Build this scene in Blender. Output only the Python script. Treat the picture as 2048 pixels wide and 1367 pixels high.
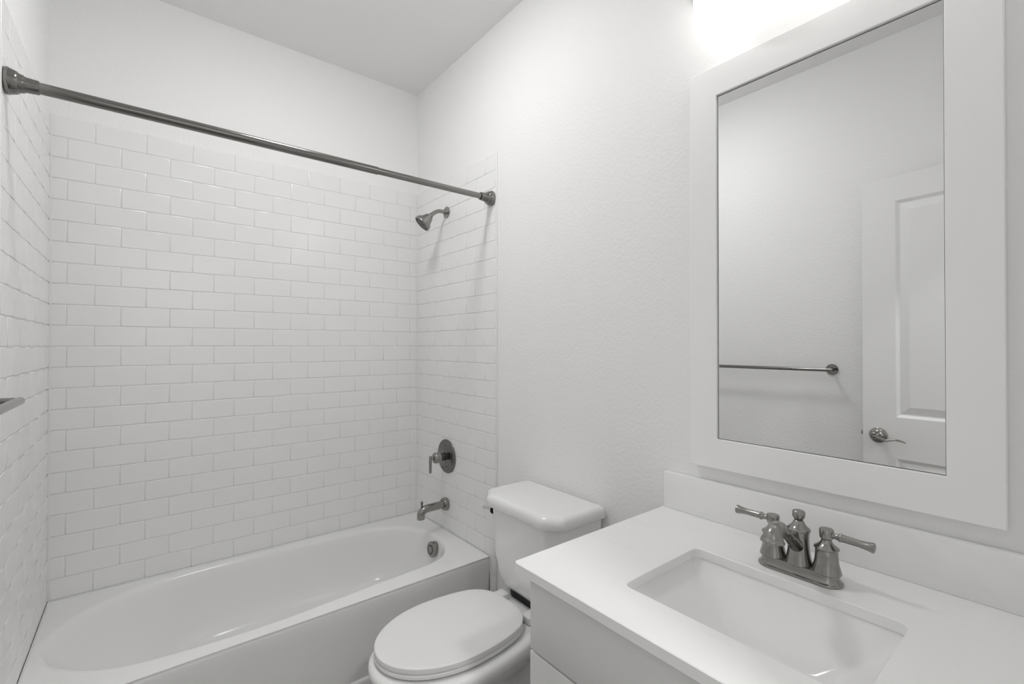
import bpy, bmesh, math, random
from mathutils import Vector, Matrix, Euler

random.seed(7)
PI = math.pi
for o in list(bpy.data.objects):
    bpy.data.objects.remove(o, do_unlink=True)
scene = bpy.context.scene
COL = scene.collection

# ------------------------------------------------------------------ camera
H = 1.30                                   # lens height above the floor
cam_d = bpy.data.cameras.new('camera')
cam_d.sensor_width = 36.0
cam_d.lens = 926.96 / 2048 * 36.0
cam_d.shift_y = 0.00046
cam_d.clip_start = 0.01
cam = bpy.data.objects.new('camera', cam_d)
COL.objects.link(cam)
cam.location = (0, 0, H)
cam.rotation_euler = (PI / 2 + 0.0065, 0, -0.673314)
scene.camera = cam

# ------------------------------------------------------------------ world, exposure
world = bpy.data.worlds.new('world')
scene.world = world
world.use_nodes = True
world.node_tree.nodes['Background'].inputs[0].default_value = (0.9, 0.95, 1.0, 1)
world.node_tree.nodes['Background'].inputs[1].default_value = 0.3
vs = scene.view_settings
vs.view_transform = 'Standard'
vs.look = 'None'
vs.gamma = 1.0
vs.use_curve_mapping = False
vs.exposure = 0.11
scene.cycles.max_bounces = 16
scene.cycles.diffuse_bounces = 10
scene.cycles.glossy_bounces = 6
scene.cycles.use_denoising = True
scene.cycles.sample_clamp_indirect = 6.0

CEIL_LAMP = 61.0       # radiance of the ceiling disc
SHADE_LAMP = 2.15       # radiance of the vanity light shades
HALL_FILL = 152.0       # radiance of the fill lamp added in the unseen hallway

# ------------------------------------------------------------------ room numbers (metres)
XR, XL, YB = 1.237, -0.2728, 2.4316        # glazed tile faces
DR, DL, DB = 1.243, -0.279, 2.438          # painted wall faces
YF = -0.05                                 # inner face of the wall with the doorway
ZC = 2.7474                                # ceiling
TILE_TOP = 2.1686
PITCH = 0.0793
TILE_W = 0.1578
TUB_Y = 1.713
TUB_Z = 0.344


# ------------------------------------------------------------------ materials
def new_mat(name):
    m = bpy.data.materials.new(name)
    m.use_nodes = True
    return m, m.node_tree, m.node_tree.nodes['Principled BSDF']


def plain(name, col, rough=0.5, metal=0.0, coat=0.0, spec=0.5, noise=None, bump=None):
    m, nt, b = new_mat(name)
    b.inputs['Base Color'].default_value = (*col, 1)
    b.inputs['Roughness'].default_value = rough
    b.inputs['Metallic'].default_value = metal
    b.inputs['Coat Weight'].default_value = coat
    b.inputs['Coat Roughness'].default_value = 0.04
    b.inputs['Specular IOR Level'].default_value = spec
    tc = nt.nodes.new('ShaderNodeTexCoord')
    if noise:
        scale, amount = noise
        n = nt.nodes.new('ShaderNodeTexNoise')
        n.inputs['Scale'].default_value = scale
        n.inputs['Detail'].default_value = 3
        nt.links.new(tc.outputs['Object'], n.inputs['Vector'])
        r = nt.nodes.new('ShaderNodeMapRange')
        r.inputs['To Min'].default_value = max(0, rough - amount)
        r.inputs['To Max'].default_value = min(1, rough + amount)
        nt.links.new(n.outputs['Fac'], r.inputs['Value'])
        nt.links.new(r.outputs['Result'], b.inputs['Roughness'])
    if bump:
        scale, strength, dist = bump
        n = nt.nodes.new('ShaderNodeTexNoise')
        n.inputs['Scale'].default_value = scale
        n.inputs['Detail'].default_value = 2.5
        n.inputs['Roughness'].default_value = 0.45
        nt.links.new(tc.outputs['Object'], n.inputs['Vector'])
        bp = nt.nodes.new('ShaderNodeBump')
        bp.inputs['Strength'].default_value = strength
        bp.inputs['Distance'].default_value = dist
        nt.links.new(n.outputs['Fac'], bp.inputs['Height'])
        nt.links.new(bp.outputs['Normal'], b.inputs['Normal'])
    return m


def emit(name, col, strength):
    m, nt, b = new_mat(name)
    b.inputs['Base Color'].default_value = (0.9, 0.9, 0.9, 1)
    b.inputs['Roughness'].default_value = 0.3
    b.inputs['Emission Color'].default_value = (*col, 1)
    b.inputs['Emission Strength'].default_value = strength
    return m


def brushed(name, col, rough, axis_scale=(4, 4, 220)):
    m, nt, b = new_mat(name)
    b.inputs['Metallic'].default_value = 1.0
    tc = nt.nodes.new('ShaderNodeTexCoord')
    mp = nt.nodes.new('ShaderNodeMapping')
    mp.inputs['Scale'].default_value = axis_scale
    nt.links.new(tc.outputs['Object'], mp.inputs['Vector'])
    n = nt.nodes.new('ShaderNodeTexNoise')
    n.inputs['Scale'].default_value = 8
    n.inputs['Detail'].default_value = 4
    nt.links.new(mp.outputs['Vector'], n.inputs['Vector'])
    r = nt.nodes.new('ShaderNodeMapRange')
    r.inputs['To Min'].default_value = rough - 0.03
    r.inputs['To Max'].default_value = rough + 0.04
    nt.links.new(n.outputs['Fac'], r.inputs['Value'])
    nt.links.new(r.outputs['Result'], b.inputs['Roughness'])
    mx = nt.nodes.new('ShaderNodeMixRGB')
    mx.inputs[1].default_value = (*[c * 0.92 for c in col], 1)
    mx.inputs[2].default_value = (*[c * 1.06 for c in col], 1)
    nt.links.new(n.outputs['Fac'], mx.inputs[0])
    nt.links.new(mx.outputs[0], b.inputs['Base Color'])
    return m


def floor_mat():
    m, nt, b = new_mat('dark plank floor')
    tc = nt.nodes.new('ShaderNodeTexCoord')
    mp = nt.nodes.new('ShaderNodeMapping')
    mp.inputs['Rotation'].default_value = (0, 0, PI / 2)
    nt.links.new(tc.outputs['Object'], mp.inputs['Vector'])
    br = nt.nodes.new('ShaderNodeTexBrick')
    br.offset = 0.37
    br.inputs['Color1'].default_value = (0.30, 0.275, 0.25, 1)
    br.inputs['Color2'].default_value = (0.25, 0.23, 0.21, 1)
    br.inputs['Mortar'].default_value = (0.03, 0.028, 0.026, 1)
    br.inputs['Scale'].default_value = 1.0
    br.inputs['Mortar Size'].default_value = 0.0012
    br.inputs['Brick Width'].default_value = 1.2
    br.inputs['Row Height'].default_value = 0.18
    nt.links.new(mp.outputs['Vector'], br.inputs['Vector'])
    mp2 = nt.nodes.new('ShaderNodeMapping')
    mp2.inputs['Scale'].default_value = (30, 1.6, 1)
    nt.links.new(tc.outputs['Object'], mp2.inputs['Vector'])
    n = nt.nodes.new('ShaderNodeTexNoise')
    n.inputs['Scale'].default_value = 3
    n.inputs['Detail'].default_value = 6
    nt.links.new(mp2.outputs['Vector'], n.inputs['Vector'])
    mx = nt.nodes.new('ShaderNodeMixRGB')
    mx.blend_type = 'MULTIPLY'
    mx.inputs[0].default_value = 0.55
    nt.links.new(br.outputs['Color'], mx.inputs[1])
    nt.links.new(n.outputs['Fac'], mx.inputs[2])
    nt.links.new(mx.outputs[0], b.inputs['Base Color'])
    b.inputs['Roughness'].default_value = 0.35
    return m


def quartz_mat():
    m, nt, b = new_mat('white quartz')
    tc = nt.nodes.new('ShaderNodeTexCoord')
    mp = nt.nodes.new('ShaderNodeMapping')
    mp.inputs['Scale'].default_value = (5.5, 1.3, 3)
    mp.inputs['Rotation'].default_value = (0, 0, 0.12)
    nt.links.new(tc.outputs['Object'], mp.inputs['Vector'])
    n = nt.nodes.new('ShaderNodeTexNoise')
    n.inputs['Scale'].default_value = 1.7
    n.inputs['Detail'].default_value = 5
    n.inputs['Distortion'].default_value = 0.6
    nt.links.new(mp.outputs['Vector'], n.inputs['Vector'])
    cr = nt.nodes.new('ShaderNodeValToRGB')
    cr.color_ramp.elements[0].position = 0.30
    cr.color_ramp.elements[0].color = (0.82, 0.815, 0.81, 1)
    cr.color_ramp.elements[1].position = 0.42
    cr.color_ramp.elements[1].color = (0.875, 0.875, 0.875, 1)
    nt.links.new(n.outputs['Fac'], cr.inputs['Fac'])
    nt.links.new(cr.outputs['Color'], b.inputs['Base Color'])
    b.inputs['Roughness'].default_value = 0.28
    return m


M = dict(
    wall=plain('matt white wall paint', (0.865, 0.865, 0.865), 0.62, bump=(95, 0.32, 0.004)),
    ceiling=plain('matt white ceiling paint', (0.87, 0.87, 0.87), 0.75, bump=(80, 0.2, 0.003)),
    tile=plain('white glazed tile', (0.845, 0.845, 0.845), 0.17, bump=(9, 0.06, 0.004)),
    grout=plain('pale grey grout', (0.70, 0.70, 0.695), 0.8),
    tub=plain('white tub enamel', (0.84, 0.84, 0.84), 0.13),
    porcelain=plain('white vitreous china', (0.83, 0.83, 0.83), 0.08, coat=0.4),
    seat=plain('white moulded plastic', (0.76, 0.76, 0.76), 0.30),
    quartz=quartz_mat(),
    sink=plain('white sink china', (0.87, 0.87, 0.87), 0.12),
    cabinet=plain('satin white cabinet paint', (0.80, 0.80, 0.80), 0.38, noise=(30, 0.05)),
    trim=plain('semi gloss white trim paint', (0.82, 0.82, 0.815), 0.32),
    frame=plain('satin white frame paint', (0.89, 0.89, 0.89), 0.42),
    door=plain('satin white door paint', (0.83, 0.83, 0.83), 0.36),
    nickel=brushed('brushed nickel', (0.33, 0.32, 0.305), 0.20, (3, 3, 3)),
    nickel_rod=brushed('brushed nickel rod', (0.25, 0.243, 0.233), 0.15, (3, 120, 120)),
    dark_metal=brushed('dark nickel plate', (0.20, 0.195, 0.19), 0.2, (3, 3, 3)),  # darker nickel tone for the valve plate and small fittings
    dark=plain('black rubber', (0.012, 0.012, 0.012), 0.6),
    mirror=plain('silvered mirror', (0.89, 0.895, 0.89), 0.0, metal=1.0),
    backing=plain('dark mirror backing', (0.02, 0.02, 0.02), 0.7),
    nozzle=plain('grey silicone nozzle', (0.06, 0.06, 0.06), 0.5),
    hose=brushed('braided steel hose', (0.5, 0.5, 0.5), 0.3, (200, 200, 200)),
    floor=floor_mat(),
    caulk=plain('white caulk', (0.76, 0.76, 0.755), 0.5),
    shade=emit('lit frosted glass', (1.0, 0.975, 0.94), SHADE_LAMP),
    lamp=emit('lit ceiling diffuser', (1.0, 0.995, 0.985), CEIL_LAMP),
    hall_fill=emit('added hallway fill diffuser', (1.0, 0.995, 0.985), HALL_FILL),
)


# ------------------------------------------------------------------ mesh helpers
class MB:
    """collects shapes, then links them as ONE mesh object"""

    def __init__(self):
        self.v, self.f, self.s, self.m = [], [], [], []

    def add(self, verts, faces, smooth=True, mi=0):
        o = len(self.v)
        self.v += [tuple(p) for p in verts]
        for f in faces:
            self.f.append([i + o for i in f])
            self.s.append(smooth)
            self.m.append(mi)

    def xf(self, mat, start=0):
        for i in range(start, len(self.v)):
            self.v[i] = tuple(mat @ Vector(self.v[i]))

    def loft(self, rings, cap0=True, cap1=True, closed=True, smooth=True, mi=0):
        n = len(rings[0])
        verts = [p for r in rings for p in r]
        faces = []
        m = n if closed else n - 1
        for k in range(len(rings) - 1):
            for i in range(m):
                j = (i + 1) % n
                faces.append([k * n + i, k * n + j, (k + 1) * n + j, (k + 1) * n + i])
        if cap0:
            faces.append(list(range(n))[::-1])
        if cap1:
            faces.append([(len(rings) - 1) * n + i for i in range(n)])
        self.add(verts, faces, smooth, mi)

    def lathe(self, prof, origin, axis, n=40, cap0=True, cap1=True, mi=0):
        """prof: (distance along axis, radius)"""
        a = Vector(axis).normalized()
        t = Vector((0, 0, 1)) if abs(a.z) < 0.9 else Vector((1, 0, 0))
        u = a.cross(t).normalized()
        w = a.cross(u)
        O = Vector(origin)
        rings = []
        for d, r in prof:
            r = max(r, 1e-5)
            rings.append([O + a * d + u * (r * math.cos(2 * PI * i / n)) + w * (r * math.sin(2 * PI * i / n)) for i in range(n)])
        self.loft(rings, cap0, cap1, mi=mi)

    def tube(self, pts, radii, n=24, up=(0, 0, 1), squash=None, mi=0, sub=6):
        """swept tube through pts with catmull-rom smoothing"""
        P = [Vector(p) for p in pts]
        R = list(radii) if hasattr(radii, '__len__') else [radii] * len(P)
        if sub > 1 and len(P) > 2:
            Q, S = [], []
            for i in range(len(P) - 1):
                p0, p1, p2, p3 = P[max(i - 1, 0)], P[i], P[i + 1], P[min(i + 2, len(P) - 1)]
                for k in range(sub):
                    t = k / sub
                    Q.append(0.5 * ((2 * p1) + (p2 - p0) * t + (2 * p0 - 5 * p1 + 4 * p2 - p3) * t * t + (-p0 + 3 * p1 - 3 * p2 + p3) * t ** 3))
                    S.append(R[i] * (1 - t) + R[i + 1] * t)
            Q.append(P[-1]); S.append(R[-1])
            P, R = Q, S
        rings = []
        side = None
        for i, p in enumerate(P):
            d = (P[min(i + 1, len(P) - 1)] - P[max(i - 1, 0)]).normalized()
            if side is None:
                up_ = Vector(up)
                if abs(d.dot(up_)) > 0.95:
                    up_ = Vector((1, 0, 0))
                side = d.cross(up_).normalized()
            else:
                side = (side - d * side.dot(d)).normalized()
            w = side.cross(d)
            sx, sy = squash if squash else (1, 1)
            rings.append([p + side * (R[i] * sx * math.cos(2 * PI * k / n)) + w * (R[i] * sy * math.sin(2 * PI * k / n)) for k in range(n)])
        self.loft(rings, mi=mi)

    def box(self, lo, hi, bevel=0.0, mi=0, seg=2):
        bm = bmesh.new()
        bmesh.ops.create_cube(bm, size=1)
        for v in bm.verts:
            v.co = Vector(((lo[0] + hi[0]) / 2 + v.co.x * (hi[0] - lo[0]), (lo[1] + hi[1]) / 2 + v.co.y * (hi[1] - lo[1]), (lo[2] + hi[2]) / 2 + v.co.z * (hi[2] - lo[2])))
        if bevel > 0:
            bmesh.ops.bevel(bm, geom=list(bm.edges), offset=bevel, segments=seg, affect='EDGES', profile=0.5)
        bm.verts.index_update()
        self.add([v.co for v in bm.verts], [[v.index for v in f.verts] for f in bm.faces], True, mi)
        bm.free()

    def build(self, name, mat, parent=None, loc=None, sharp=38, local=True):
        """mesh coordinates are world (or parent-local) metres; loc shifts the origin"""
        me = bpy.data.meshes.new(name)
        L = Vector(loc) if loc is not None else Vector((0, 0, 0))
        me.from_pydata([tuple(Vector(p) - L) for p in self.v], [], self.f)
        mats = mat if isinstance(mat, (list, tuple)) else [mat]
        for x in mats:
            me.materials.append(x)
        bm = bmesh.new()
        bm.from_mesh(me)
        bm.faces.ensure_lookup_table()
        for i, f in enumerate(bm.faces):
            f.smooth = self.s[i]
            f.material_index = self.m[i]
        bmesh.ops.recalc_face_normals(bm, faces=bm.faces)
        a = math.radians(sharp)
        for e in bm.edges:
            if len(e.link_faces) == 2 and e.calc_face_angle(0) > a:
                e.smooth = False
        bm.to_mesh(me)
        bm.free()
        o = bpy.data.objects.new(name, me)
        COL.objects.link(o)
        o.location = L
        if parent is not None:
            o.parent = parent
            if local:
                o.location = L - (parent.location if parent.type == 'EMPTY' else Vector((0, 0, 0)))
                if parent.type != 'EMPTY':
                    o.location = L - parent.location
        return o


def tag(o, label=None, cat=None, group=None, kind=None):
    if label: o['label'] = label
    if cat: o['category'] = cat
    if group: o['group'] = group
    if kind: o['kind'] = kind
    return o


def empty(name, loc, label, cat, rz=0.0, kind=None):
    o = bpy.data.objects.new(name, None)
    o.empty_display_size = 0.05
    COL.objects.link(o)
    o.location = loc
    o.rotation_euler = (0, 0, rz)
    return tag(o, label, cat, kind=kind)


def part(mb, name, mat, parent, sharp=38):
    """mesh built in world coordinates, hung under an unrotated parent thing (parts of parts work too)"""
    off = Vector((0, 0, 0))
    p = parent
    while p is not None:
        off += Vector(p.location)
        p = p.parent
    o = mb.build(name, mat, None, sharp=sharp)
    o.parent = parent
    o.location = -off
    return o


def round_poly(pts, r, seg=6):
    """round the corners of a closed 2-D polygon; r is one radius or one per corner"""
    out = []
    n = len(pts)
    for i in range(n):
        p = Vector(pts[i]); a = Vector(pts[i - 1]); b = Vector(pts[(i + 1) % n])
        rr = r[i] if hasattr(r, '__len__') else r
        if rr <= 0:
            out.append(tuple(p)); continue
        d1 = (a - p); d2 = (b - p)
        l1, l2 = d1.length, d2.length
        d1.normalize(); d2.normalize()
        ang = d1.angle(d2)
        t = min(rr / math.tan(ang / 2), l1 * 0.49, l2 * 0.49)
        p1, p2 = p + d1 * t, p + d2 * t
        for k in range(seg + 1):
            s = k / seg
            out.append(tuple((1 - s) ** 2 * p1 + 2 * s * (1 - s) * p + s * s * p2))
    return out


def radial(poly, c, angles):
    """points of a closed polygon along rays from c"""
    out = []
    n = len(poly)
    for a in angles:
        d = (math.cos(a), math.sin(a))
        best = None
        for i in range(n):
            x1, y1 = poly[i][0] - c[0], poly[i][1] - c[1]
            x2, y2 = poly[(i + 1) % n][0] - c[0], poly[(i + 1) % n][1] - c[1]
            ex, ey = x2 - x1, y2 - y1
            den = d[0] * ey - d[1] * ex
            if abs(den) < 1e-12: continue
            t = (x1 * ey - y1 * ex) / den
            s = (x1 * d[1] - y1 * d[0]) / den
            if t > 0 and -1e-6 <= s <= 1 + 1e-6:
                if best is None or t > best: best = t
        out.append((c[0] + d[0] * best, c[1] + d[1] * best))
    return out


def smooth_closed(pts, sub=6):
    out = []
    n = len(pts)
    for i in range(n):
        p0, p1, p2, p3 = [Vector(pts[(i + k) % n]) for k in (-1, 0, 1, 2)]
        for k in range(sub):
            t = k / sub
            out.append(tuple(0.5 * ((2 * p1) + (p2 - p0) * t + (2 * p0 - 5 * p1 + 4 * p2 - p3) * t * t + (-p0 + 3 * p1 - 3 * p2 + p3) * t ** 3)))
    return out


def inset_poly(pts, d):
    """move a dense closed loop inwards by d (towards its inside)"""
    n = len(pts)
    area = sum(pts[i][0] * pts[(i + 1) % n][1] - pts[(i + 1) % n][0] * pts[i][1] for i in range(n))
    sgn = 1 if area > 0 else -1
    out = []
    for i in range(n):
        a, b = Vector(pts[i - 1]), Vector(pts[(i + 1) % n])
        t = (b - a)
        if t.length < 1e-9:
            out.append(pts[i]); continue
        t.normalize()
        nrm = Vector((-t.y, t.x)) * sgn
        dd = d(pts[i]) if callable(d) else d
        out.append((pts[i][0] + nrm.x * dd, pts[i][1] + nrm.y * dd))
    return out


# ------------------------------------------------------------------ the room shell
def slab(name, lo, hi, mat, label, cat):
    m = MB(); m.box(lo, hi)
    o = m.build(name, mat, loc=((lo[0] + hi[0]) / 2, (lo[1] + hi[1]) / 2, lo[2]))
    return tag(o, label, cat, kind='structure')


slab('floor', (-1.2, -1.9, -0.05), (1.8, 2.55, 0.0), M['floor'], 'dark wood-look plank floor under the toilet', 'floor')
slab('ceiling', (-1.2, -1.9, ZC), (1.8, 2.55, ZC + 0.1), M['ceiling'], 'plain flat white ceiling above the tub', 'ceiling')
wall_back = slab('wall_back', (DL - 0.1, DB, 0), (DR + 0.1, DB + 0.1, ZC), M['wall'], 'white wall along the length of the tub, tiled below', 'wall')
wall_right = slab('wall_right', (DR, YF - 0.12, 0), (DR + 0.1, DB, ZC), M['wall'], 'white textured wall behind toilet, mirror and shower head', 'wall')
wall_left = slab('wall_left', (DL - 0.1, YF - 0.12, 0), (DL, DB, ZC), M['wall'], 'white wall with the towel bar, seen in the mirror', 'wall')

OX0, OX1, OZ = -0.150, 0.600, 2.085        # the doorway the camera stands in
wf = MB()
wf.box((DL, YF - 0.12, 0), (OX0, YF, ZC))
wf.box((OX1, YF - 0.12, 0), (DR, YF, ZC))
wf.box((OX0, YF - 0.12, OZ), (OX1, YF, ZC))
tag(wf.build('wall_front', M['wall'], loc=(0.5, YF, 0)), 'white wall with the open doorway', 'wall', kind='structure')

# hallway behind the doorway
slab('wall_hall_left', (-1.1, -1.8, 0), (-1.0, YF - 0.12, ZC), M['wall'], 'left white wall of the hallway outside', 'wall')
slab('wall_hall_right', (1.6, -1.8, 0), (1.7, YF - 0.12, ZC), M['wall'], 'right white wall of the hallway outside', 'wall')
slab('wall_hall_back', (-1.1, -1.9, 0), (1.7, -1.8, ZC), M['wall'], 'far white wall of the hallway outside', 'wall')
hf = MB()
hf.box((-1.0, YF - 0.12, 0), (DL - 0.1, YF - 0.02, ZC))
hf.box((DR + 0.1, YF - 0.12, 0), (1.6, YF - 0.02, ZC))
tag(hf.build('wall_hall_front', M['wall'], loc=(0, YF - 0.1, 0)), 'white hallway wall on both sides of the bathroom', 'wall', kind='structure')


# glazed tiles: real bevelled tiles on a grout bed, one mesh per wall
def tile_panel(parent, P, N, U, face, u0, u1, z_lo, shift_even, u_cut=None, z_cut=None):
    """P: point at u=0 of the face plane, N: outward normal, U: direction of u."""
    P, N, U = Vector(P), Vector(N), Vector(U)
    m = MB()
    def pt(u, z, d):
        return P + U * u + Vector((0, 0, z)) + N * d
    row = 0
    g = 0.0008
    while True:
        zt = TILE_TOP - row * PITCH
        zb = zt - PITCH
        if zt <= z_lo + 0.004: break
        sh = shift_even + (0 if row % 2 == 0 else TILE_W / 2)
        k = math.floor((u0 - sh) / TILE_W)
        while sh + k * TILE_W < u1 - 0.004:
            a, b = max(u0, sh + k * TILE_W), min(u1, sh + (k + 1) * TILE_W)
            k += 1
            lo = max(zb, z_lo)
            if z_cut is not None and zb < z_cut:          # rows beside the tub run on down in front of it
                if a >= u_cut: lo = max(zb, z_cut)
                else: b = min(b, u_cut) if zt <= z_cut else b
                if zt <= z_cut and a >= u_cut: continue
            if b - a < 0.006 or zt - lo < 0.006: continue
            aa, bb, za, zz = a + g, b - g, lo + g, zt - g
            rnd = random.Random(hash((round(a, 3), row, round(P.x, 2))) & 0xffff)
            tu, tz, of = rnd.uniform(-1, 1) * 0.0032, rnd.uniform(-1, 1) * 0.0032, rnd.uniform(-1, 1) * 0.00015
            cu, cz = (aa + bb) / 2, (za + zz) / 2
            rings = []
            for ins, d in ((0, -0.0028), (0.0004, -0.0011), (0.0013, -0.0004), (0.0032, 0.0)):
                rings.append([pt(u, z, d + of + (u - cu) * tu + (z - cz) * tz) for u, z in
                              ((aa + ins, za + ins), (bb - ins, za + ins), (bb - ins, zz - ins), (aa + ins, zz - ins))])
            m.loft(rings, cap0=False, cap1=False, smooth=True)
            m.add(rings[-1], [[0, 1, 2, 3]], False)
        row += 1
    # grout bed
    def bed(a, b, lo, hi):
        n = len(m.v)
        m.add([pt(a, lo, -0.0013), pt(b, lo, -0.0013), pt(b, hi, -0.0013), pt(a, hi, -0.0013),
               pt(a, lo, -0.0055), pt(b, lo, -0.0055), pt(b, hi, -0.0055), pt(a, hi, -0.0055)],
              [[0, 1, 2, 3], [4, 5, 6, 7], [0, 1, 5, 4], [1, 2, 6, 5], [2, 3, 7, 6], [3, 0, 4, 7]], False, 1)
    if z_cut is None:
        bed(u0, u1, z_lo, TILE_TOP - 0.0005)
    else:
        bed(u0, u1, z_cut, TILE_TOP - 0.0005)
        bed(u0, u_cut, z_lo, z_cut)
    return part(m, 'tile_cladding', [M['tile'], M['grout']], parent, sharp=60)


tile_panel(wall_back, (0, YB, 0), (0, -1, 0), (1, 0, 0), 'y', XL, XR, TUB_Z + 0.0005, -0.1467)
tile_panel(wall_right, (XR, 0, 0), (-1, 0, 0), (0, 1, 0), 'x', 1.673, YB, 0.001, 1.7525, u_cut=TUB_Y, z_cut=TUB_Z + 0.0005)
tile_panel(wall_left, (XL, 0, 0), (1, 0, 0), (0, 1, 0), 'x', 1.673, YB, 0.001, 1.7525, u_cut=TUB_Y, z_cut=TUB_Z + 0.0005)
for par, xf, s in ((wall_right, XR, 1), (wall_left, XL, -1)):
    m = MB()
    x0, x1 = sorted((xf - s * 0.0004, xf + s * 0.0062))
    m.box((x0, 1.6625, 0.001), (x1, 1.6725, TILE_TOP), 0.0022, seg=3)
    tag(part(m, 'edge_trim', M['tile'], par))
m = MB()
for x, d in ((XL, 1), (XR, -1)):
    m.loft([[(x, YB, z), (x + d * 0.006, YB - 0.0001, z), (x + d * 0.0028, YB - 0.0028, z), (x + d * 0.0001, YB - 0.006, z)] for z in (TUB_Z + 0.005, TILE_TOP)])
part(m, 'corner_caulk', M['caulk'], wall_back)

def baseboard(name, p0, p1, nrm, label):
    p0, p1, nrm = Vector(p0), Vector(p1), Vector(nrm)
    prof = [(0, 0), (0.013, 0), (0.013, 0.085), (0.010, 0.095), (0.006, 0.105), (0, 0.108)]
    m = MB()
    m.loft([[p + nrm * a + Vector((0, 0, z)) for a, z in prof] for p in (p0, p1)])
    tag(m.build(name, M['trim'], loc=(p0 + p1) / 2, sharp=25), label, 'baseboard', kind='structure')


baseboard('baseboard_right', (DR, 0.777, 0), (DR, 1.662, 0), (-1, 0, 0), 'white baseboard behind the toilet')
baseboard('baseboard_left', (DL, YF + 0.012, 0), (DL, 1.662, 0), (1, 0, 0), 'white baseboard under the towel bar')

# door lining and casing round the doorway
m = MB()
m.box((OX0, YF - 0.121, 0), (OX0 + 0.018, YF + 0.001, OZ - 0.018), 0.001)
m.box((OX1 - 0.018, YF - 0.121, 0), (OX1, YF + 0.001, OZ - 0.018), 0.001)
m.box((OX0, YF - 0.121, OZ - 0.018), (OX1, YF + 0.001, OZ), 0.001)
for y0, y1 in ((YF + 0.0005, YF + 0.012), (YF - 0.132, YF - 0.1205)):
    m.box((OX0 - 0.052, y0, 0), (OX0 + 0.006, y1, OZ + 0.052), 0.002)
    m.box((OX1 - 0.006, y0, 0), (OX1 + 0.052, y1, OZ + 0.052), 0.002)
    m.box((OX0 - 0.052, y0, OZ - 0.006), (OX1 + 0.052, y1, OZ + 0.052), 0.002)
tag(m.build('trim_1', M['trim'], loc=((OX0 + OX1) / 2, YF, 0)), 'white casing and lining round the open doorway', 'door casing', kind='structure')


# ------------------------------------------------------------------ panelled slabs (door, cabinet doors)
def panel_slab(m, W, Z, T, panels, prof):
    """front face at y=0 looking to -y; x 0..W, z 0..Z, back at y=T; prof: (inset, depth)"""
    xs = sorted({0.0, W} | {p[0] for p in panels} | {p[1] for p in panels})
    zs = sorted({0.0, Z} | {p[2] for p in panels} | {p[3] for p in panels})
    for i in range(len(xs) - 1):
        for j in range(len(zs) - 1):
            cx, cz = (xs[i] + xs[i + 1]) / 2, (zs[j] + zs[j + 1]) / 2
            if any(p[0] < cx < p[1] and p[2] < cz < p[3] for p in panels): continue
            m.add([(xs[i], 0, zs[j]), (xs[i + 1], 0, zs[j]), (xs[i + 1], 0, zs[j + 1]), (xs[i], 0, zs[j + 1])], [[0, 1, 2, 3]], False)
    for x0, x1, z0, z1 in panels:
        rings = [[(x0 + a, d, z0 + a), (x1 - a, d, z0 + a), (x1 - a, d, z1 - a), (x0 + a, d, z1 - a)] for a, d in prof]
        m.loft(rings, cap0=False, cap1=True, smooth=False)
    m.add([(0, 0, 0), (W, 0, 0), (W, 0, Z), (0, 0, Z), (0, T, 0), (W, T, 0), (W, T, Z), (0, T, Z)],
          [[4, 5, 6, 7], [0, 1, 5, 4], [1, 2, 6, 5], [2, 3, 7, 6], [3, 0, 4, 7]], False)


# ------------------------------------------------------------------ the open door
hinge = Vector((-0.1285, -0.028, 0.012))
latch = Vector((-0.189, 0.6735, 0.012))
DW = (latch - hinge).length
DH = 2.046
dr = empty('door_1', hinge, 'white two panel door standing open, seen in the mirror', 'door', rz=math.atan2(latch.y - hinge.y, latch.x - hinge.x), kind='structure')
m = MB()
prof = [(0, 0), (0.003, 0.0015), (0.013, 0.009), (0.017, 0.0095), (0.046, 0.0015), (0.049, 0.001)]
panel_slab(m, DW, DH, 0.035, [(0.125, DW - 0.125, 0.255, 0.785), (0.125, DW - 0.125, 0.968, 1.935)], prof)
leaf = m.build('door_leaf', M['door'], sharp=20); leaf.parent = dr


def lever_handle(side, name):
    """side -1: room side (local -y), +1: wall side"""
    hx, hz = DW - 0.06, 0.892 - 0.012
    y0 = 0.0 if side < 0 else 0.035
    h = MB()
    h.lathe([(0, 0.033), (0.002, 0.0345), (0.006, 0.034), (0.009, 0.030), (0.011, 0.024), (0.017, 0.017), (0.022, 0.0145), (0.044, 0.0140), (0.046, 0.0158), (0.054, 0.0158), (0.0555, 0.014), (0.0555, 0.009)],
            (hx, y0, hz), (0, side, 0), n=40)
    yy = y0 + side * 0.046 if side < 0 else y0 + side * 0.036
    h.tube([(hx, yy, hz + 0.001), (hx - 0.018, yy, hz - 0.007), (hx - 0.040, yy, hz - 0.013), (hx - 0.060, yy, hz - 0.0095), (hx - 0.080, yy, hz - 0.006), (hx - 0.098, yy, hz - 0.009), (hx - 0.112, yy, hz - 0.014)],
           [0.012, 0.010, 0.0072, 0.0062, 0.0056, 0.0048, 0.003], n=16, squash=(1.35, 0.75))
    o = h.build(name, M['nickel']); o.parent = dr
    if side < 0:
        k = MB()
        k.lathe([(0.0550, 0.0105), (0.0564, 0.0105), (0.0564, 0.0072), (0.0550, 0.007), (0.0550, 0.0035), (0.0570, 0.003)], (hx, y0, hz), (0, side, 0), n=24)
        kk = k.build('keyhole', M['dark_metal']); kk.parent = o
    return o


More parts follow.
